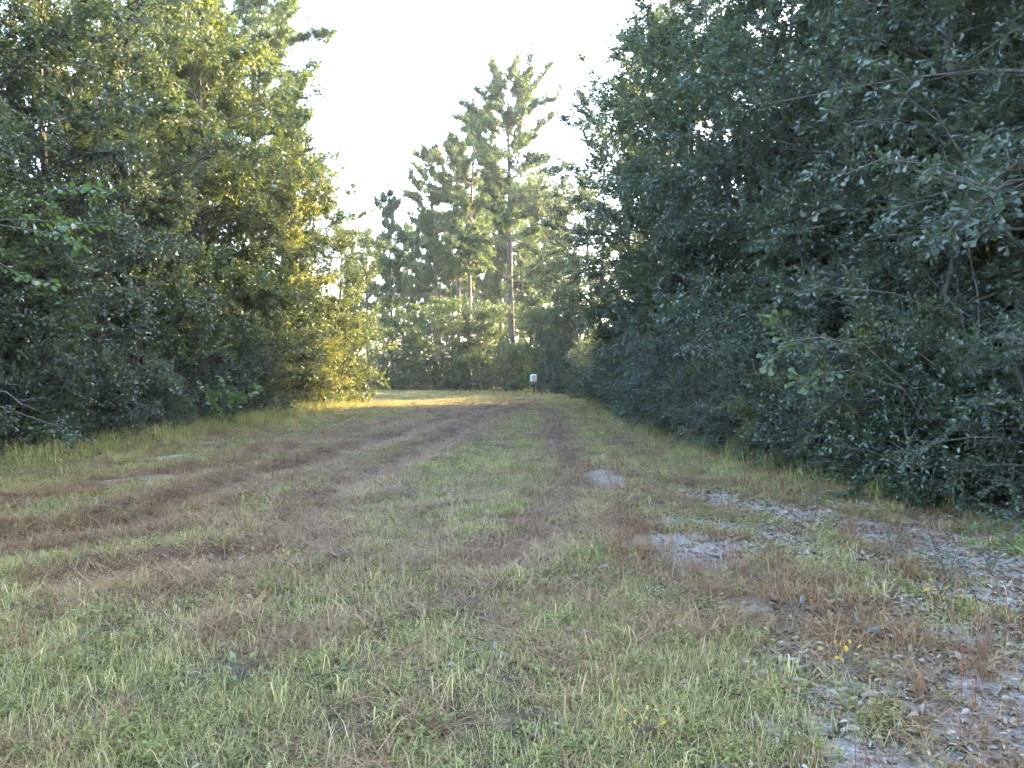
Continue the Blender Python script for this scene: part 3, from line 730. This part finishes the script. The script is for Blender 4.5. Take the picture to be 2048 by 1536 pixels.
def seedling(name, label, cat, px, py, h, mat, L, W, n, seed, spread=.5, nb=4):
    g0 = G(px, py)
    rs = np.random.default_rng(seed)
    bs = []
    for i in range(nb):
        a = i * 6.28 / nb + rs.random()
        e = np.array(g0) + [math.cos(a) * h * spread, math.sin(a) * h * spread, h * rs.uniform(.7, 1.1)]
        m = np.array(g0) * .5 + e * .5 + [0, 0, h * .12]
        bs.append([g0, tuple(m), tuple(e)])
    leafy_boughs(name, label, cat, g0, bs, [leaf_data('leaf', OVAL, L, W, mat)], n, seed, t0=.2, r1=.003)
seedling('seedling', 'small yellow-leaved seedling in the litter at lower right', 'seedling', 1690, 1350, .12, 'yel', .038, .018, 5, 81)
seedling('seedling', 'tiny bright yellow sprig near the right sandy track', 'seedling', 1888, 1205, .10, 'yel', .05, .014, 4, 82)
seedling('seedling', 'yellow sprig low in the grass at bottom right of centre', 'seedling', 1290, 1490, .07, 'yel', .03, .014, 5, 83)
seedling('weed', 'pale broad-leaved weed in the near grass left of centre', 'weed', 480, 1375, .10, 'pal', .045, .022, 4, 84)
seedling('weed', 'leafy green weed on the right picture edge above the sand', 'weed', 1985, 1150, .45, 'big', .075, .03, 14, 85)
seedling('weed', 'leafy weed by the right edge, left of the taller one', 'weed', 1900, 1170, .30, 'shrub', .06, .022, 12, 86)
seedling('seedling', 'slim green seedling at the back of the sandy track', 'seedling', 1632, 1040, .55, 'big', .085, .03, 10, 87, .2, 3)
seedling('weed', 'light green weed standing on the sand before the evergreen bush', 'weed', 1790, 1110, .25, 'big', .05, .016, 10, 88, .3, 3)
seedling('dead_leaves', 'dark curled dead leaf clump on the litter at right', 'dead leaves', 1735, 1275, .05, 'drk', .07, .03, 6, 89, 1.4)
seedling('dead_leaves', 'small dark dead leaf clump left of the larger one', 'dead leaves', 1590, 1238, .05, 'drk', .07, .035, 5, 90, 1.2)
seedling('dead_leaves', 'dark leaf clump put in for a dark hole in the brown swath at left', 'dead leaves', 452, 1128, .05, 'drk', .06, .03, 6, 91, 1.3)  # dark leaves stand in for a dark hole in the swath

# ------------------------------------------------------------------ feeder
def lathe(prof, n=28):
    pr = np.array(prof, float)
    a = np.arange(n) * 2 * math.pi / n
    v = np.stack([pr[:, :1] * np.cos(a), pr[:, :1] * np.sin(a), np.repeat(pr[:, 1:], n, 1)], -1).reshape(-1, 3)
    k = np.arange(n); k2 = (k + 1) % n
    i = np.arange(len(pr) - 1)[:, None] * n
    return v, np.stack([i + k, i + k2, i + n + k2, i + n + k], -1).reshape(-1, 4)
def boxm(name, c, s, mat):
    v = np.array([(x, y, z) for x in (-.5, .5) for y in (-.5, .5) for z in (-.5, .5)]) * s + c
    f = np.array([(0, 1, 3, 2), (4, 6, 7, 5), (0, 4, 5, 1), (2, 3, 7, 6), (0, 2, 6, 4), (1, 5, 7, 3)])
    return mesh_np(name, v, [f], mat)
def build_feeder():
    d = 52.0; x = X(1067, d)
    z0 = float(ground_z(np.array(x), np.array(d)))
    o = empty('game_feeder', (x, d, z0), R(8))
    tag(o, 'pale barrel game feeder on three black legs at the lane end', 'feeder')
    tan = paint_mat('weathered_pale_plastic', (.34, .325, .305), .55)
    red = paint_mat('rusty_band', (.13, .055, .045), .7)
    brn = paint_mat('dull_brown_plastic', (.25, .17, .14), .6)
    blk = paint_mat('black_metal', (.015, .015, .016), .5)
    v, f = lathe([(.235, .98), (.240, 1.02), (.238, 1.33), (.225, 1.36)]); obj('barrel', mesh_np('barrel', v, [f], tan, None, True), o)
    v, f = lathe([(.245, 1.335), (.250, 1.37), (.235, 1.42), (.19, 1.465), (.10, 1.49), (.001, 1.495)])
    lid = obj('lid', mesh_np('lid', v, [f], tan, None, True), o)
    g = Geo(); g.tube([(-.07, 0, 1.48), (-.05, 0, 1.525), (.05, 0, 1.525), (.07, 0, 1.48)], [.01] * 4, 6)
    obj('handle', g.mesh('handle', blk), lid)
    v, f = lathe([(.25, .945), (.305, .955), (.305, .985), (.25, .995), (.24, 1.0)]); obj('rim', mesh_np('rim', v, [f], red, None, True), o)
    v, f = lathe([(.255, .95), (.25, .90), (.215, .84), (.16, .80), (.09, .78), (.001, .775)]); obj('funnel', mesh_np('funnel', v, [f], brn, None, True), o)
    obj('control_box', boxm('control_box', (0, 0, .70), (.15, .14, .15), blk), o)
    v, f = lathe([(.001, .60), (.11, .605), (.115, .615), (.03, .625), (.03, .66)]); obj('spinner_plate', mesh_np('spinner_plate', v, [f], blk, None, True), o)
    obj('dark_block', boxm('dark_block', (.27, -.05, 1.30), (.03, .14, .12), blk), o)  # plain dark block beside the barrel top
    for a in (R(-162), R(-20), R(82)):
        g = Geo(); c, s = math.cos(a), math.sin(a)
        g.tube([(.25 * c, .25 * s, 1.02), (.27 * c, .27 * s, .93), (.68 * c, .68 * s, .0)], [.026, .026, .024], 8)
        lg = obj('leg', g.mesh('leg', blk), o)
        v, f = lathe([(.001, .0), (.035, .003), (.035, .012), (.012, .02)], 12)
        obj('foot', mesh_np('foot', v + np.array([.68 * c, .68 * s, 0]), [f], blk), lg)
build_feeder()

# ------------------------------------------------------------------ grass, thatch, weeds and litter
def blades(seed, n, r, L, w, lean, curl, mat, flat=False):
    rs = np.random.default_rng(seed)
    a = rs.random(n) * 6.283; q = np.sqrt(rs.random(n)) * r
    P = np.stack([q * np.cos(a), q * np.sin(a), np.zeros(n)], 1)
    az = rs.random(n) * 6.283
    ln = rs.uniform(*L, n); le = rs.uniform(*lean, n)
    h = np.stack([np.cos(az), np.sin(az), np.zeros(n)], 1)
    if flat: P[:, 2] = rs.uniform(.003, .05, n)
    d1 = h * np.sin(le)[:, None] + np.array([0, 0, 1]) * np.cos(le)[:, None]
    le2 = le + rs.uniform(*curl, n)
    d2 = h * np.sin(le2)[:, None] + np.array([0, 0, 1]) * np.cos(le2)[:, None]
    p1 = P + d1 * (ln * .55)[:, None]; p2 = p1 + d2 * (ln * .45)[:, None]
    if flat:
        p1[:, 2] = np.maximum(p1[:, 2], .004); p2[:, 2] = np.maximum(p2[:, 2], .002)
    s = np.stack([-np.sin(az), np.cos(az), np.zeros(n)], 1) * (w * rs.uniform(.6, 1.3, n) / 2)[:, None]
    V = np.stack([P - s, P + s, p1 + s * .8, p1 - s * .8, p2], 1).reshape(-1, 3)
    b = (np.arange(n) * 5)[:, None]
    return mesh_np('clump', V, [b + [0, 1, 2, 3], b + [3, 2, 4]], mat, {'tint': np.repeat(rs.random(n), 5)})
def weed(seed, stems, h, leaf, mat, nl=9, r=.07):
    rs = np.random.default_rng(seed)
    P, D = [], []
    for s in range(stems):
        a = rs.random() * 6.28; b = np.array([math.cos(a), math.sin(a), 0]) * r * math.sqrt(rs.random())
        dr = unit(np.array([rs.normal(0, .45), rs.normal(0, .45), 1])); hh = h * rs.uniform(.5, 1.1)
        for k in range(nl):
            az = k * 2.4 + rs.random()
            P.append(b + dr * hh * (k + 1) / nl); D.append([math.cos(az), math.sin(az), rs.uniform(-.1, .6)])
    P = np.array(P); D = np.array(D); n = len(P)
    N = rs.normal(0, .5, (n, 3)) + [0, 0, 1]
    z = rs.uniform(.6, 1.3, n)
    return leaf_mesh('clump', P, D, N, leaf[0] * z, leaf[1] * z, rs.random(n), KITE, mat)
def litter(seed, n, r, mat):
    rs = np.random.default_rng(seed)
    a = rs.random(n) * 6.283; q = np.sqrt(rs.random(n)) * r
    P = np.stack([q * np.cos(a), q * np.sin(a), rs.uniform(.004, .022, n)], 1)
    az = rs.random(n) * 6.283
    D = np.stack([np.cos(az), np.sin(az), rs.normal(.05, .22, n)], 1)
    N = rs.normal(0, .6, (n, 3)) + [0, 0, 1]
    z = rs.uniform(.5, 1.3, n)
    cup = (OVAL[0] * [1, 1, 1.8], OVAL[1])
    return leaf_mesh('clump', P, D, N,   .052 * z, .022 * z, rs.random(n), cup, mat)

def scatter(name, label, cat, sources, pts, scl, idx, tint):
    col = bpy.data.collections.new(name + '_clumps')
    for k, me in enumerate(sources):
        col.objects.link(bpy.data.objects.new('%s_clump_%02d' % (name, k), me))
    n = len(pts)
    me = bpy.data.meshes.new(name)
    me.vertices.add(n)
    me.vertices.foreach_set('co', np.asarray(pts, np.float32).ravel())
    rs = np.random.default_rng(n)
    for nm, ty, val in (('scl', 'FLOAT', scl), ('itint', 'FLOAT', tint), ('rz', 'FLOAT', rs.random(n) * 6.283)):
        a = me.attributes.new(nm, ty, 'POINT'); a.data.foreach_set('value', np.asarray(val, np.float32))
    a = me.attributes.new('idx', 'INT', 'POINT'); a.data.foreach_set('value', np.asarray(idx, np.int32))
    o = obj(name, me)
    tag(o, label, cat, kind='stuff')
    ng = bpy.data.node_groups.new(name + '_scatter', 'GeometryNodeTree')
    ng.interface.new_socket('Geometry', in_out='INPUT', socket_type='NodeSocketGeometry')
    ng.interface.new_socket('Geometry', in_out='OUTPUT', socket_type='NodeSocketGeometry')
    N = ng.nodes.new
    gi, go, ip, ci = N('NodeGroupInput'), N('NodeGroupOutput'), N('GeometryNodeInstanceOnPoints'), N('GeometryNodeCollectionInfo')
    ci.inputs['Collection'].default_value = col
    ci.inputs['Separate Children'].default_value = True
    ci.inputs['Reset Children'].default_value = True
    def na(nm, dt):
        x = N('GeometryNodeInputNamedAttribute'); x.data_type = dt; x.inputs['Name'].default_value = nm
        return next(s for s in x.outputs if s.enabled and s.name == 'Attribute')
    cx = N('ShaderNodeCombineXYZ')
    ng.links.new(na('rz', 'FLOAT'), cx.inputs[2])
    ng.links.new(gi.outputs[0], ip.inputs['Points'])
    ng.links.new(ci.outputs[0], ip.inputs['Instance'])
    ip.inputs['Pick Instance'].default_value = True
    ng.links.new(na('idx', 'INT'), ip.inputs['Instance Index'])
    ng.links.new(cx.outputs[0], ip.inputs['Rotation'])
    ng.links.new(na('scl', 'FLOAT'), ip.inputs['Scale'])
    ng.links.new(ip.outputs[0], go.inputs[0])
    md = o.modifiers.new('scatter', 'NODES'); md.node_group = ng
    return o

def sample(bands, seed):
    """points in the lane around what the camera sees: bands of (d0, d1, per square metre)"""
    rs = np.random.default_rng(seed)
    out = []
    for d0, d1, den in bands:
        w = .70 * d1 + 2.0
        n = int(2 * w * (d1 - d0) * den)
        x = rs.uniform(-w, w, n); y = rs.uniform(d0, d1, n)
        ok = (np.abs(x) < .70 * y + 2.0)
        out.append(np.stack([x[ok], y[ok]], 1))
    p = np.concatenate(out)
    return p[:, 0], p[:, 1], rs
def lane(x, y, m=.5):
    return smooth(-m, m, x_right(y) + .2 - x) * smooth(-m, m, x - x_left(y) + .2)
def fin(x, y): return np.stack([x, y, ground_z(x, y) - .005], 1)

def build_ground_cover():
    # grass and small weeds
    src = [blades(101 + i, 64, .16, (.03, .125), .0026, (.1, 1.35), (.2, 1.5), M['grass']) for i in range(4)]
    src += [weed(111 + i, 7, .10, (.030, .012), M['weed'], 9, .10) for i in range(2)]
    src += [blades(115, 10, .06, (.10, .26), .0065, (.1, .8), (.3, 1.5), M['grass'])]
    x, y, rs = sample([(1.6, 5, 190), (5, 9, 150), (9, 16, 90), (16, 30, 42), (30, 55, 24), (55, 75, 14)], 1)
    th, sa = m_thatch(x, y), m_sand(x, y)
    keep = rs.random(len(x)) < lane(x, y) * (1 - .80 * th) * (1 - .88 * smooth(.2, .6, sa)) * (.05 + 1.05 * fbm(x, y, .7, 21))
    x, y, th = x[keep], y[keep], th[keep]
    n = len(x)
    idx = rs.choice(7, n, p=[.22, .22, .19, .19, .075, .075, .03])
    tint = np.clip(.34 + .55 * th + .75 * (fbm(x, y, 1.5, 31) - .46) + .18 * smooth(12, 30, y) + rs.normal(0, .10, n), 0, 1)
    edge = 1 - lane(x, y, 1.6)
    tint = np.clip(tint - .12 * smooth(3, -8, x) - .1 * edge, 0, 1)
    scl = rs.uniform(.7, 1.25, n) * (1 + .5 * edge) * (1 + .25 * smooth(9, 30, y))
    scatter('grass', 'short patchy green and straw grass covering the lane', 'grass', src, fin(x, y), scl, idx, tint)
    # dead thatch raked into swaths
    src = [blades(121 + i, 30, .15, (.10, .28), .0042, (1.1, 1.62), (-.2, .5), M['thatch'], True) for i in range(4)]
    src += [blades(125 + i, 55, .17, (.02, .08), .003, (1.15, 1.6), (-.3, .5), M['thatch'], True) for i in range(3)]
    x, y, rs = sample([(1.6, 6, 130), (6, 12, 105), (12, 24, 50), (24, 50, 18)], 2)
    th, sa = m_thatch(x, y), m_sand(x, y)
    keep = rs.random(len(x)) < lane(x, y) * np.clip(smooth(.2, .6, th) + .42 * smooth(.40, .64, fbm(x, y, .6, 77)) + .07, 0, 1) * (1 - .85 * sa)
    x, y = x[keep], y[keep]; n = len(x)
    scatter('dead_grass', 'brown dead grass lying in swaths along the wheel tracks', 'dead grass', src, fin(x, y), rs.uniform(.7, 1.3, n), rs.integers(0, 7, n), np.clip(fbm(x, y, 1.0, 41) * 1.1 - .08 + rs.normal(0, .12, n), 0, 1))
    # red-brown dry weeds
    src = [blades(131 + i, 16, .07, (.10, .26), .0032, (.0, .45), (-.1, .3), M['redweed']) for i in range(3)]
    x, y, rs = sample([(1.6, 6, 40), (6, 13, 30), (13, 30, 8)], 3)
    sp = smooth(.52, .66, fbm(x, y, .9, 51)) * (.25 + .9 * smooth(-.5, 1.2, x)) + .9 * np.exp(-(polydist(x, y, [(1.0, 8.4), (1.2, 6.9), (2.1, 5.1), (3.2, 4.2)]) / .35) ** 2)
    keep = rs.random(len(x)) < lane(x, y) * np.clip(sp, 0, 1) * .55
    x, y = x[keep], y[keep]; n = len(x)
    scatter('dry_weeds', 'thin reddish-brown dry weeds in patches right of centre', 'weeds', src, fin(x, y), rs.uniform(.6, 1.2, n), rs.integers(0, 3, n), rs.random(n))
    # long pale straw stalks
    src = [blades(161 + i, 5, .12, (.12, .32), .0021, (.3, 1.3), (.0, .9), M['straw']) for i in range(3)]
    x, y, rs = sample([(1.6, 6, 26), (6, 12, 22), (12, 25, 10)], 8)
    keep = rs.random(len(x)) < lane(x, y) * (.2 + fbm(x, y, .7, 91)) * (1 - .6 * m_sand(x, y))
    x, y = x[keep], y[keep]; n = len(x)
    scatter('straw', 'long pale straw stalks bent over the grass', 'straw', src, fin(x, y), rs.uniform(.6, 1.2, n), rs.integers(0, 3, n), rs.random(n))
    # leaf litter
    src = [litter(141 + i, 17, .18, M['litter']) for i in range(4)]
    x, y, rs = sample([(1.6, 6, 115), (6, 11, 95), (11, 20, 14)], 4)
    right = smooth(.6, 2.6, x) * (1 - .75 * smooth(8.5, 11.5, y)) + .035 + .5 * smooth(-.8, .3, x - x_right(y))
    keep = (rs.random(len(x)) < np.clip(right, 0, 1) * (.4 + .9 * fbm(x, y, .7, 61)) * (.85 - .3 * smooth(.5, .9, m_sand(x, y)))) & (x < x_right(y) + 3) & (x > x_left(y) - 1)
    x, y = x[keep], y[keep]; n = len(x)
    scatter('leaf_litter', 'grey and tan fallen leaves on the sandy ground at right', 'leaf litter', src, fin(x, y), rs.uniform(.7, 1.15, n), rs.integers(0, 4, n), rs.random(n))
    # tall grass along both edges and at the lane end
    src = [blades(151 + i, 26, .16, (.20, .50), .0065, (.05, .5), (.1, .9), M['grass']) for i in range(3)] + [weed(155, 6, .42, (.05, .02), M['weed'], 14, .14)]
    x, y, rs = sample([(4, 12, 22), (12, 30, 18), (30, 60, 12), (60, 72, 10)], 5)
    dr, dl = x_right(y) - x, x - x_left(y)
    e = np.exp(-((dl - .2) / 1.0) ** 2) * smooth(8, 12, y) + .4 * np.exp(-((dr + .1) / .45) ** 2) * smooth(7.5, 10, y)
    keep = rs.random(len(x)) < np.clip(e, 0, 1) * .8
    x, y = x[keep], y[keep]; n = len(x)
    scatter('tall_grass', 'taller green grass fringing both edges of the lane', 'grass', src, fin(x, y), rs.uniform(.6, 1.2, n), rs.integers(0, 4, n), np.clip(rs.normal(.2, .12, n), 0, 1))
build_ground_cover()

# ------------------------------------------------------------------ evening haze in the air
def build_haze():
    o = obj('haze', boxm('haze', (0, 0, 16), (620, 620, 36), None))
    m = bpy.data.materials.new('haze_air'); m.use_nodes = True
    nt = m.node_tree
    nt.nodes.remove(nt.nodes['Principled BSDF'])
    v = nt.nodes.new('ShaderNodeVolumePrincipled')
    v.inputs['Color'].default_value = (.92, .95, 1, 1)
    v.inputs['Density'].default_value = .00035
    v.inputs['Anisotropy'].default_value = .35
    nt.links.new(v.outputs[0], nt.nodes['Material Output'].inputs['Volume'])
    o.data.materials.append(m)
    tag(o, 'thin pale evening haze hanging in the lane', 'haze', kind='stuff')
build_haze()
